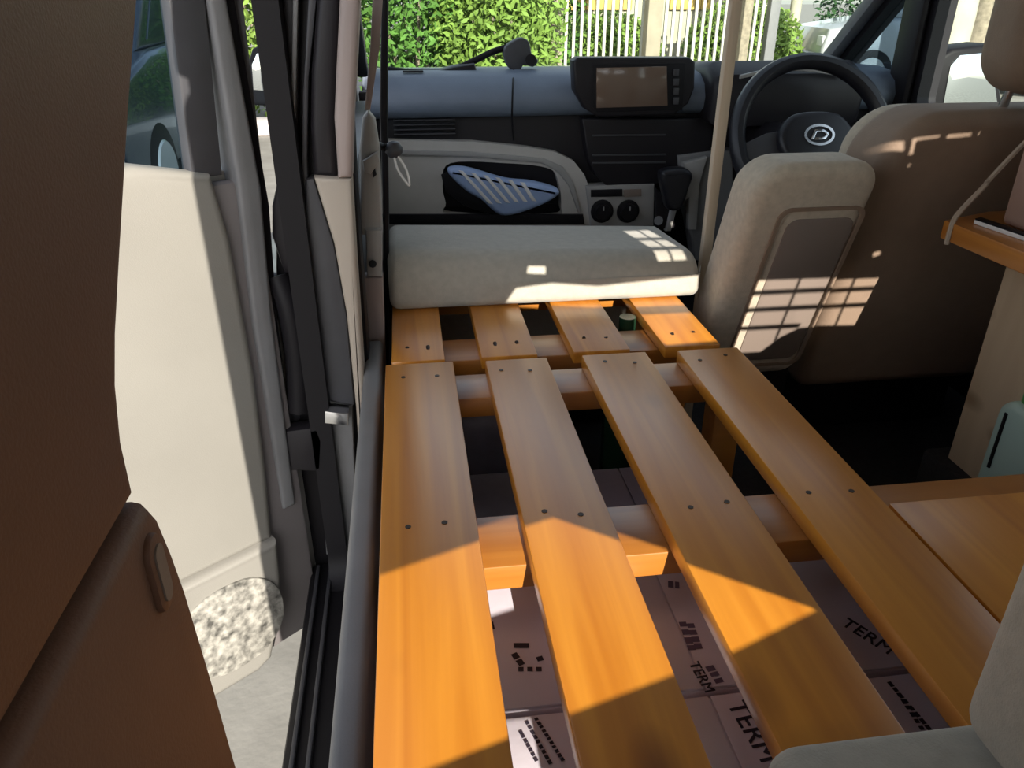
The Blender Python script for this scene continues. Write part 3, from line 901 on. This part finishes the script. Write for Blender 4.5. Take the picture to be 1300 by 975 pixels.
# wooden pole
pp = at(912, 185, y=1.33)
tag(box('wooden_pole', pp.x - 0.0095, pp.x + 0.0095, 1.321, 1.339, 0.345, ROOF - 0.002, 'pole_wood', None, 0.003), 'pale square wooden pole rising between the folded seat and armrest', 'pole')

# ================================================================== UNDER THE BED
ct = {}


def carton(x0, x1, y0, y1, z1, label, m='carton_white', z0=0.347):
    t = thing('carton', label, 'carton', ((x0 + x1) / 2, (y0 + y1) / 2, z0))
    b = box('body', x0, x1, y0, y1, z0, z1, m, t, 0.004)
    xm = (x0 + x1) / 2
    box('flap', x0 + 0.002, xm - 0.001, y0 + 0.002, y1 - 0.002, z1, z1 + 0.003, m, t, 0.001)
    box('flap', xm + 0.001, x1 - 0.002, y0 + 0.002, y1 - 0.002, z1, z1 + 0.003, m, t, 0.001)
    return t, z1 + 0.003


def lettering(txt, px, py, z, size, ang, parent, m='print_ink', name='lettering'):
    cu = bpy.data.curves.new('tmp', 'FONT')
    cu.body = txt
    cu.size = size
    cu.extrude = 0.0004
    t = bpy.data.objects.new('tmp', cu)
    COL.objects.link(t)
    dg = bpy.context.evaluated_depsgraph_get()
    me = bpy.data.meshes.new_from_object(t.evaluated_get(dg))
    bpy.data.objects.remove(t)
    p = at(px, py, z=z)
    me.transform(Matrix.Translation((p.x, p.y, z + 0.0005)) @ Matrix.Rotation(R_(ang), 4, 'Z'))
    return link(name, me, m, parent, 0)


def marks(rows, z, parent, m='print_ink'):
    """unreadable printed lines: each (px0,py0,px1,py1,width in m, dash count)"""
    bm = bmesh.new()
    for (a, b, c2, d, wd, n) in rows:
        p, q = at(a, b, z=z), at(c2, d, z=z)
        dr = (q - p)
        L = dr.length
        dr.normalize()
        nn_ = Vector((-dr.y, dr.x, 0))
        s = 0
        for i in range(n):
            l = L / n * random.uniform(0.55, 0.85)
            A = p + dr * (L / n * i)
            B = A + dr * l
            vs = [bm.verts.new((P + nn_ * sg * wd / 2) + Vector((0, 0, 0.0006))) for P, sg in ((A, -1), (A, 1), (B, 1), (B, -1))]
            bm.faces.new(vs)
    o = link('printed_marks', from_bm(bm, 'printed_marks'), m, parent, 0)
    o['kind'] = 'stuff'
    return o


c1, zc = carton(0.005, 0.455, 0.325, 0.444, 0.655, 'white printed carton beside the rear seat under the slats')
lettering('TERM', 922, 893, zc, 0.024, -84, c1)
marks([(668, 916, 700, 972, 0.0032, 9), (680, 912, 716, 968, 0.0032, 11), (660, 928, 682, 968, 0.0032, 7), (1128, 866, 1190, 938, 0.004, 9), (1140, 880, 1180, 940, 0.004, 7)], zc, c1)
c2, zc2 = carton(0.005, 0.455, 0.449, 0.72, 0.655, 'white printed carton under the middle crossbar of the bed')
lettering('TERM', 1066, 792, zc2, 0.020, -60, c2)
lettering('TERM', 874, 842, zc2, 0.014, -84, c2)
marks([(848, 742, 866, 744, 0.010, 2), (866, 790, 880, 830, 0.007, 4), (876, 792, 888, 826, 0.007, 4), (900, 846, 916, 870, 0.008, 3)], zc2, c2, 'print_ink_pale')
marks([(652, 820, 682, 820, 0.006, 1), (652, 830, 664, 846, 0.006, 2), (658, 850, 692, 850, 0.005, 3), (622, 790, 626, 806, 0.006, 1), (684, 834, 688, 842, 0.006, 1)], zc2, c2)
c3, zc3 = carton(0.20, 0.405, 0.74, 1.0, 0.52, 'carton beneath the far end of the slats, its shade painted in dull mauve', 'carton_shade')
tag(box('storage_bag', 0.01, 0.19, 0.74, 1.02, 0.347, 0.54, 'bag_plastic', None, 0.05, 4), 'dark crumpled plastic bag lying under the far slats', 'bag')
tag(box('storage_bag', 0.02, 0.25, 1.14, 1.28, 0.347, 0.56, 'bag_plastic', None, 0.05, 4), 'dark plastic bag pushed under the bed extension', 'bag')
tag(lathe('green_bottle', [(0.0, 0), (0.03, 0), (0.032, 0.02), (0.032, 0.25), (0.014, 0.31), (0.014, 0.34), (0.0001, 0.34)], 'bottle_green', None,
          Matrix.Translation(at(797, 402, y=1.16) - Vector((0, 0, 0.34)))), 'green bottle standing between the short slats', 'bottle')

# ================================================================== RIGHT SIDE: cabinet, shelf, things
base = tag(box('floor_box', 0.91, 1.262, 0.42, 1.10, 0.347, 0.45, 'carpet_dark', None, 0.01), 'low black carpeted box carrying the plywood cabinet', 'floor box')
cab = thing('plywood_cabinet', 'pale plywood cabinet behind the driver seat under the shelf', 'cabinet', (1.08, 0.85, 0.45))
box('side_panel', 0.932, 0.95, 0.64, 1.06, 0.4505, 0.838, 'plywood', cab, 0.002)
box('side_panel', 1.235, 1.253, 0.64, 1.06, 0.4505, 0.838, 'plywood', cab, 0.002)
box('back_panel', 0.951, 1.234, 1.04, 1.06, 0.4505, 0.838, 'plywood', cab, 0.002)
box('front_panel', 0.951, 1.234, 0.64, 0.66, 0.4505, 0.838, 'plywood', cab, 0.002)
box('top_panel', 0.932, 1.253, 0.64, 1.06, 0.8385, 0.854, 'plywood', cab, 0.002)

sa, sb_ = at(1196, 292, z=0.868), at(1300, 336, z=0.868)
shf = thing('wooden_shelf', 'orange varnished wooden shelf tied with cord behind the driver seat', 'shelf', (1.0, 0.9, 0.855))
prism('board', [(sa.x, sa.y), (sa.x + (sb_.x - sa.x) * 2.4, sa.y + (sb_.y - sa.y) * 2.4), (1.255, sa.y + (sb_.y - sa.y) * 2.4 + 0.03), (1.255, sa.y + 0.06), (sa.x + 0.1, sa.y + 0.04)],
      'z', 0.8545, 0.884, 'shelf_wood', shf, 0.003)
# cord looped round the shelf and tied to a roof hook
r0 = at(1209, 300, x=sa.x + 0.005)
ro = thing('cord', 'pale cord looped around the shelf end and running up to the roof', 'cord', tuple(r0))
tube('strand', smooth_pts([r0 + Vector((-0.006, 0, -0.012)), r0 + Vector((-0.006, 0.0, 0.012)), at(1216, 272, x=sa.x + 0.01), at(1250, 236, x=sa.x + 0.05), at(1290, 192, x=sa.x + 0.09)] +
                          [Vector((1.1, 0.95, 1.40)), Vector((1.2, 0.95, ROOF - 0.002))], 5), 0.004, 'rope_beige', ro, 6)
bn = thing('storage_bin', 'pinkish tan storage bin standing on the wooden shelf', 'storage bin', (1.1, 0.85, 0.885))
p0 = at(1268, 284, z=0.8845)
box('bin_body', p0.x, 1.25, p0.y - 0.2, p0.y, 0.885, 1.055, 'bin_pink', bn, 0.01, 3)
box('rim', p0.x - 0.006, 1.25, p0.y - 0.206, p0.y + 0.006, 1.045, 1.064, 'bin_pink', bn, 0.004)
q0, q1 = at(1236, 284, z=0.8845), at(1300, 306, z=0.8845)
bk = thing('thin_book', 'thin dark book with white pages lying on the shelf edge', 'book', (q0.x, q0.y, 0.885))
bd = (q1 - q0)
bn_ = Vector((bd.y, -bd.x, 0)).normalized() * -0.03
quad = [(q0.x, q0.y), (q1.x + bd.x * .6, q1.y + bd.y * .6), (q1.x + bd.x * .6 + 0.012, q1.y + bd.y * .6 + 0.004), (q0.x + 0.014, q0.y + 0.006)]
prism('pages', quad, 'z', 0.8845, 0.8905, 'paper_white', bk, 0.0005)
prism('cover', quad, 'z', 0.8905, 0.893, 'rubber_black', bk, 0.0005)

# mint canister by the cabinet
ca = thing('canister', 'mint plastic canister with green cap against the plywood cabinet', 'canister', (0.90, 0.82, 0.45))
cpn = [at(1258, 590, x=0.90), at(1300, 480, x=0.90)]
yc, y_0 = cpn[0].y - 0.012, cpn[0].y - 0.17
cz0, cz1 = 0.452, at(1275, 482, x=0.905).z
prism('canister_body', rrect(y_0, yc, cz0, cz1, [0.03, 0.02, 0.035, 0.035], 6), 'x', 0.865, 0.928, 'mint_plastic', ca, 0.012, 3)
tube('cap', [(0.897, yc - 0.035, cz1 - 0.002), (0.897, yc - 0.035, cz1 + 0.03)], 0.02, 'green_plastic', ca, 16)
tube('grip_line', [(0.8645, yc - 0.022, cz0 + 0.09), (0.8645, yc - 0.022, cz1 - 0.02)], 0.003, 'rubber_black', ca, 6)
lb = prism('label', rrect(y_0 + 0.02, yc - 0.04, cz0 + 0.03, cz0 + 0.085, 0.02), 'x', 0.8635, 0.8655, 'rubber_black', ca, 0.0005)
prism('label_print', rrect(y_0 + 0.04, yc - 0.05, cz0 + 0.05, cz0 + 0.075, 0.01), 'x', 0.862, 0.864, 'red_print', lb, 0.0003)
tag(box('floor_bag', 0.70, 0.86, 0.66, 0.86, 0.347, 0.52, 'bag_plastic', None, 0.045, 4), 'dark crumpled bag on the floor beside the cabinet', 'bag')

# ================================================================== OUTSIDE
# mirrors


def mirror(name, pts, y0, y1, label, glass_pts):
    t = thing(name, label, 'mirror', tuple(at(*pts[0], y=y0)))
    h = prism('mirror_housing', pxpoly(pts, y=y0), 'y', y0, y1, 'rubber_black', t, 0.012, 3)
    prism('mirror_glass', pxpoly(glass_pts, y=y0 - 0.001), 'y', y0 - 0.004, y0 + 0.004, 'mirror_glass', t, 0.001)
    return t, h


mirror('door_mirror', [(314, 80), (320, 62), (340, 54), (372, 50), (376, 138), (320, 134)], 1.98, 2.08, 'door mirror with warm reflection on the passenger side', [(320, 82), (326, 68), (342, 61), (368, 60), (370, 118), (322, 114)])
tube('mirror_arm', [at(370, 120, y=2.05), (-0.16, 2.06, 0.99)], 0.018, 'rubber_black', bpy.data.objects['door_mirror'])
mirror('door_mirror', [(1172, 100), (1184, 78), (1210, 62), (1262, 56), (1275, 140), (1172, 140)], 2.02, 2.14, 'door mirror with green reflection beside the driver window', [(1206, 84), (1218, 70), (1256, 66), (1266, 136), (1196, 136)])
tube('mirror_arm', [at(1180, 134, y=2.06), (1.31, 2.05, 0.95)], 0.02, 'rubber_black', bpy.data.objects['door_mirror.001'])

# hedge shrubs
def leaves(bm, c, rad, n, size):
    for _ in range(n):
        while True:
            v = Vector((random.uniform(-1, 1), random.uniform(-1, 1), random.uniform(-1, 1)))
            if 0.3 < v.length < 1:
                break
        p = Vector(c) + Vector((v.x * rad[0], v.y * rad[1], v.z * rad[2]))
        if p.z < 0.05:
            p.z = random.uniform(0.05, 0.3)
        a = Vector((random.uniform(-1, 1), random.uniform(-1, 1), random.uniform(-1, 1))).normalized()
        b = a.orthogonal().normalized()
        s = size * random.uniform(0.6, 1.3)
        bm.faces.new([bm.verts.new(p - a * s), bm.verts.new(p + b * s * 0.5), bm.verts.new(p + a * s), bm.verts.new(p - b * s * 0.5)])


def shrub(x, y, rad, m, label, n=5200, size=0.048, cat='shrub', group=None):
    t = thing('shrub', label, cat, (x, y, 0), group)
    bm = bmesh.new()
    leaves(bm, (x, y, rad[2] * 0.95), rad, n, size)
    f = link('foliage', from_bm(bm, 'foliage'), m, t, 0)
    f['kind'] = 'stuff'
    bm = bmesh.new()
    for k in range(4):
        a = k * 1.7
        bm_tube(bm, [(x + 0.05 * math.cos(a), y + 0.05 * math.sin(a), 0), (x + rad[0] * 0.4 * math.cos(a), y + rad[1] * .4 * math.sin(a), rad[2])], [0.03, 0.012], 6)
    link('stem', from_bm(bm, 'stem'), 'bark', t)
    return t


HS = [(-2.6, 9.2, (1.0, 0.7, 1.2), 'leaf_green', 'round green shrub seen past the open door'),
      (-1.2, 8.9, (0.9, 0.7, 1.15), 'leaf_lime', 'lime green shrub behind the passenger mirror'),
      (0.1, 9.0, (0.8, 0.7, 1.2), 'leaf_green', 'bright green shrub above the passenger end of the dashboard'),
      (1.0, 8.6, (0.7, 0.6, 0.95), 'leaf_lime', 'yellow green shrub behind the phone holder'),
      (1.45, 9.6, (0.7, 0.6, 1.3), 'leaf_green', 'green shrub growing beside the fence post'),
      (0.4, 10.4, (1.6, 0.6, 1.5), 'leaf_dark', 'dark green tall shrub at the back of the hedge'),
      (2.6, 10.6, (0.8, 0.5, 0.5), 'leaf_lime', 'lime green shrub behind the cream fence bars'),
      (4.4, 10.4, (0.8, 0.5, 0.58), 'leaf_lime', 'lime green shrub near the tan column behind the fence'),
      (9.6, 12.4, (1.0, 0.6, 1.5), 'leaf_dark', 'dark green bush beyond the driver window'),
      (7.6, 12.6, (1.2, 0.6, 1.3), 'leaf_dark', 'dark green shrub behind the parked silver car')]
for (x, y, r, m, l) in HS:
    shrub(x, y, r, m, l)
tag(box('kerb', -6, 6.2, 7.6, 7.85, 0.0, 0.14, 'kerb_stone', None, 0.02), 'pale stone kerb running along the hedge', 'kerb')

# cream fence with separate bars
fn_ = thing('iron_fence', 'cream painted fence of slim upright bars across the road', 'fence', (3.0, 9.0, 0))
x = 1.78
barmesh = None
while x < 4.05:
    if barmesh is None:
        o = box('bar', -0.016, 0.016, -0.016, 0.016, 0, 1.75, 'fence_cream', None, 0.004)
        barmesh = o.data
    else:
        o = bpy.data.objects.new('bar', barmesh)
        COL.objects.link(o)
    o.parent = fn_
    o.matrix_parent_inverse = Matrix.Identity(4)
    o.location = (x - 3.0, 0, 0)
    x += 0.085
box('rail', 1.76, 4.06, 8.99, 9.01, 0.25, 0.30, 'fence_cream', fn_, 0.004)
box('rail', 1.76, 4.06, 8.99, 9.01, 1.6, 1.65, 'fence_cream', fn_, 0.004)
for (px, wd, m, l, yy) in ((705, 0.07, 'column_tan', 'tan square gatepost between the hedge and the cream fence', 8.9), (828, 0.08, 'column_tan', 'tan square post standing among the cream fence bars', 8.8),
                           (945, 0.05, 'bark', 'brown square post at the far end of the fence', 8.8), (978, 0.06, 'plastic_grey', 'grey square post beyond the steering wheel', 9.4)):
    p = at(px, 40, y=yy)
    po = thing('fence_post', l, 'post', (p.x, yy, 0))
    box('shaft', p.x - wd, p.x + wd, yy - wd, yy + wd, 0, 2.2, m, po, 0.01)
    box('cap', p.x - wd - 0.02, p.x + wd + 0.02, yy - wd - 0.02, yy + wd + 0.02, 2.2, 2.26, m, po, 0.01)
struct(box('wall_outside', 1.6, 5.2, 11.6, 11.8, 0, 3.0, 'wall_cream', None, 0.01), 'cream house wall behind the fence', 'wall')
for (a, b, l) in ((720, 802, 'ochre yellow shutter on the house wall nearest the hedge'), (850, 905, 'ochre yellow shutter on the house wall beside the tan post')):
    p, q = at(a, 5, y=11.58), at(b, 5, y=11.58)
    sh_ = thing('shutter', l, 'shutter', (p.x, 11.57, 1.0))
    n = 7
    for i in range(n):
        x0 = p.x + (q.x - p.x) * i / n
        box('board', x0 + 0.004, p.x + (q.x - p.x) * (i + 1) / n - 0.004, 11.55, 11.595, 0.96, 1.9, 'wall_ochre', sh_, 0.004)

# tree trunks on the right, the thick pale one standing in for a post
for (px, yy, r, l, m) in ((1003, 10.5, 0.07, 'thin pale tree trunk beyond the windscreen pillar', 'wall_cream'), (1205, 7.0, 0.16, 'thick pale yellow post beyond the driver window, built as a tree', 'wall_cream'), (1242, 8.2, 0.15, 'dark tree trunk beyond the driver mirror', 'bark')):
    p = at(px, 40, y=yy)
    t = thing('tree', l, 'tree', (p.x, yy, 0))
    tube('trunk', [(p.x, yy, 0), (p.x + 0.03, yy, 1.0), (p.x, yy, 2.6)], [r * 1.1, r, r * .8], m, t, 12)
    bm = bmesh.new()
    leaves(bm, (p.x, yy, 3.1), (0.5, 0.5, 0.5), 500, 0.1)
    link('foliage', from_bm(bm, 'foliage'), 'leaf_dark', t, 0)['kind'] = 'stuff'


# parked cars
def parked_car(label, loc, rz, m):
    t = thing('parked_car', label, 'car', loc, None, rz)

    def cp_(name, poly, a, b, mm, bev=0.04):
        o = prism(name, poly, 'x', a, b, mm, None, bev, 3)
        o.parent = t
        return o
    cp_('body', [(-1.7, 0.28), (1.7, 0.28), (1.74, 0.55), (1.68, 0.78), (0.95, 0.90), (-1.6, 0.95), (-1.74, 0.8)], -0.74, 0.74, m, 0.05)
    cp_('cabin', [(-1.55, 0.93), (0.95, 0.89), (0.35, 1.42), (-1.25, 1.46)], -0.66, 0.66, m, 0.05)
    for s in (-1, 1):
        o = cp_('side_window', [(-1.38, 0.97), (-0.35, 0.97), (-0.35, 1.38), (-1.18, 1.38)], s * 0.655, s * 0.668, 'car_glass', 0.004)
        o = cp_('side_window', [(-0.28, 0.97), (0.72, 0.95), (0.28, 1.36), (-0.28, 1.38)], s * 0.655, s * 0.668, 'car_glass', 0.004)
    o = box('windscreen', -0.56, 0.56, -0.005, 0.005, -0.28, 0.28, 'car_glass', None, 0.002)
    o.parent = t
    o.location = (0, 0.67, 1.16)
    o.rotation_euler = (R_(48), 0, 0)
    o = box('rear_window', -0.54, 0.54, -0.005, 0.005, -0.2, 0.2, 'car_glass', None, 0.002)
    o.parent = t
    o.location = (0, -1.43, 1.20)
    o.rotation_euler = (R_(-30), 0, 0)
    for s in (-1, 1):
        for yy in (-1.1, 1.1):
            wmx = Matrix.Translation((s * 0.66, yy, 0.28)) @ Matrix.Rotation(R_(90), 4, 'Y')
            o = lathe('wheel', [(0.0001, -0.09), (0.2, -0.09), (0.27, -0.08), (0.28, -0.05), (0.28, 0.05), (0.27, 0.08), (0.2, 0.09), (0.0001, 0.09)], 'rubber_black', None, wmx)
            o.parent = t
            h = lathe('hubcap', [(0.0001, -0.1), (0.17, -0.1), (0.18, -0.09), (0.18, 0.09), (0.17, 0.1), (0.0001, 0.1)], 'car_silver', None, wmx)
            h.parent = o
        o = box('tail_lamp', s * 0.62 - 0.07, s * 0.62 + 0.07, -1.745, -1.70, 0.66, 0.84, 'red_print', None, 0.01)
        o.parent = t
        o = box('head_lamp', s * 0.58 - 0.11, s * 0.58 + 0.11, 1.66, 1.73, 0.58, 0.70, 'paper_white', None, 0.01)
        o.parent = t
    o = box('bumper', -0.74, 0.74, 1.70, 1.80, 0.28, 0.50, m, None, 0.03)
    o.parent = t
    o = box('bumper', -0.74, 0.74, -1.80, -1.70, 0.28, 0.52, m, None, 0.03)
    o.parent = t
    return t


parked_car('dark blue parked car seen through the open door window', (-2.10, 5.75, 0), math.pi, 'car_blue')
parked_car('silver parked car beyond the steering wheel', (7.0, 10.2, 0), R_(80), 'car_silver')

# repeats of one kind carry one group
GROUPS = {'shrub': 'shrubs across the road', 'fence_post': 'posts along the fence', 'carton': 'cartons under the bed',
          'storage_bag': 'bags under the bed', 'door_mirror': 'door mirrors of the car', 'parked_car': 'cars parked outside',
          'tree': 'trees beyond the driver side', 'shutter': 'ochre shutters on the house wall'}
for o in bpy.data.objects:
    k = o.name.split('.')[0]
    if o.parent is None and k in GROUPS:
        o['group'] = GROUPS[k]
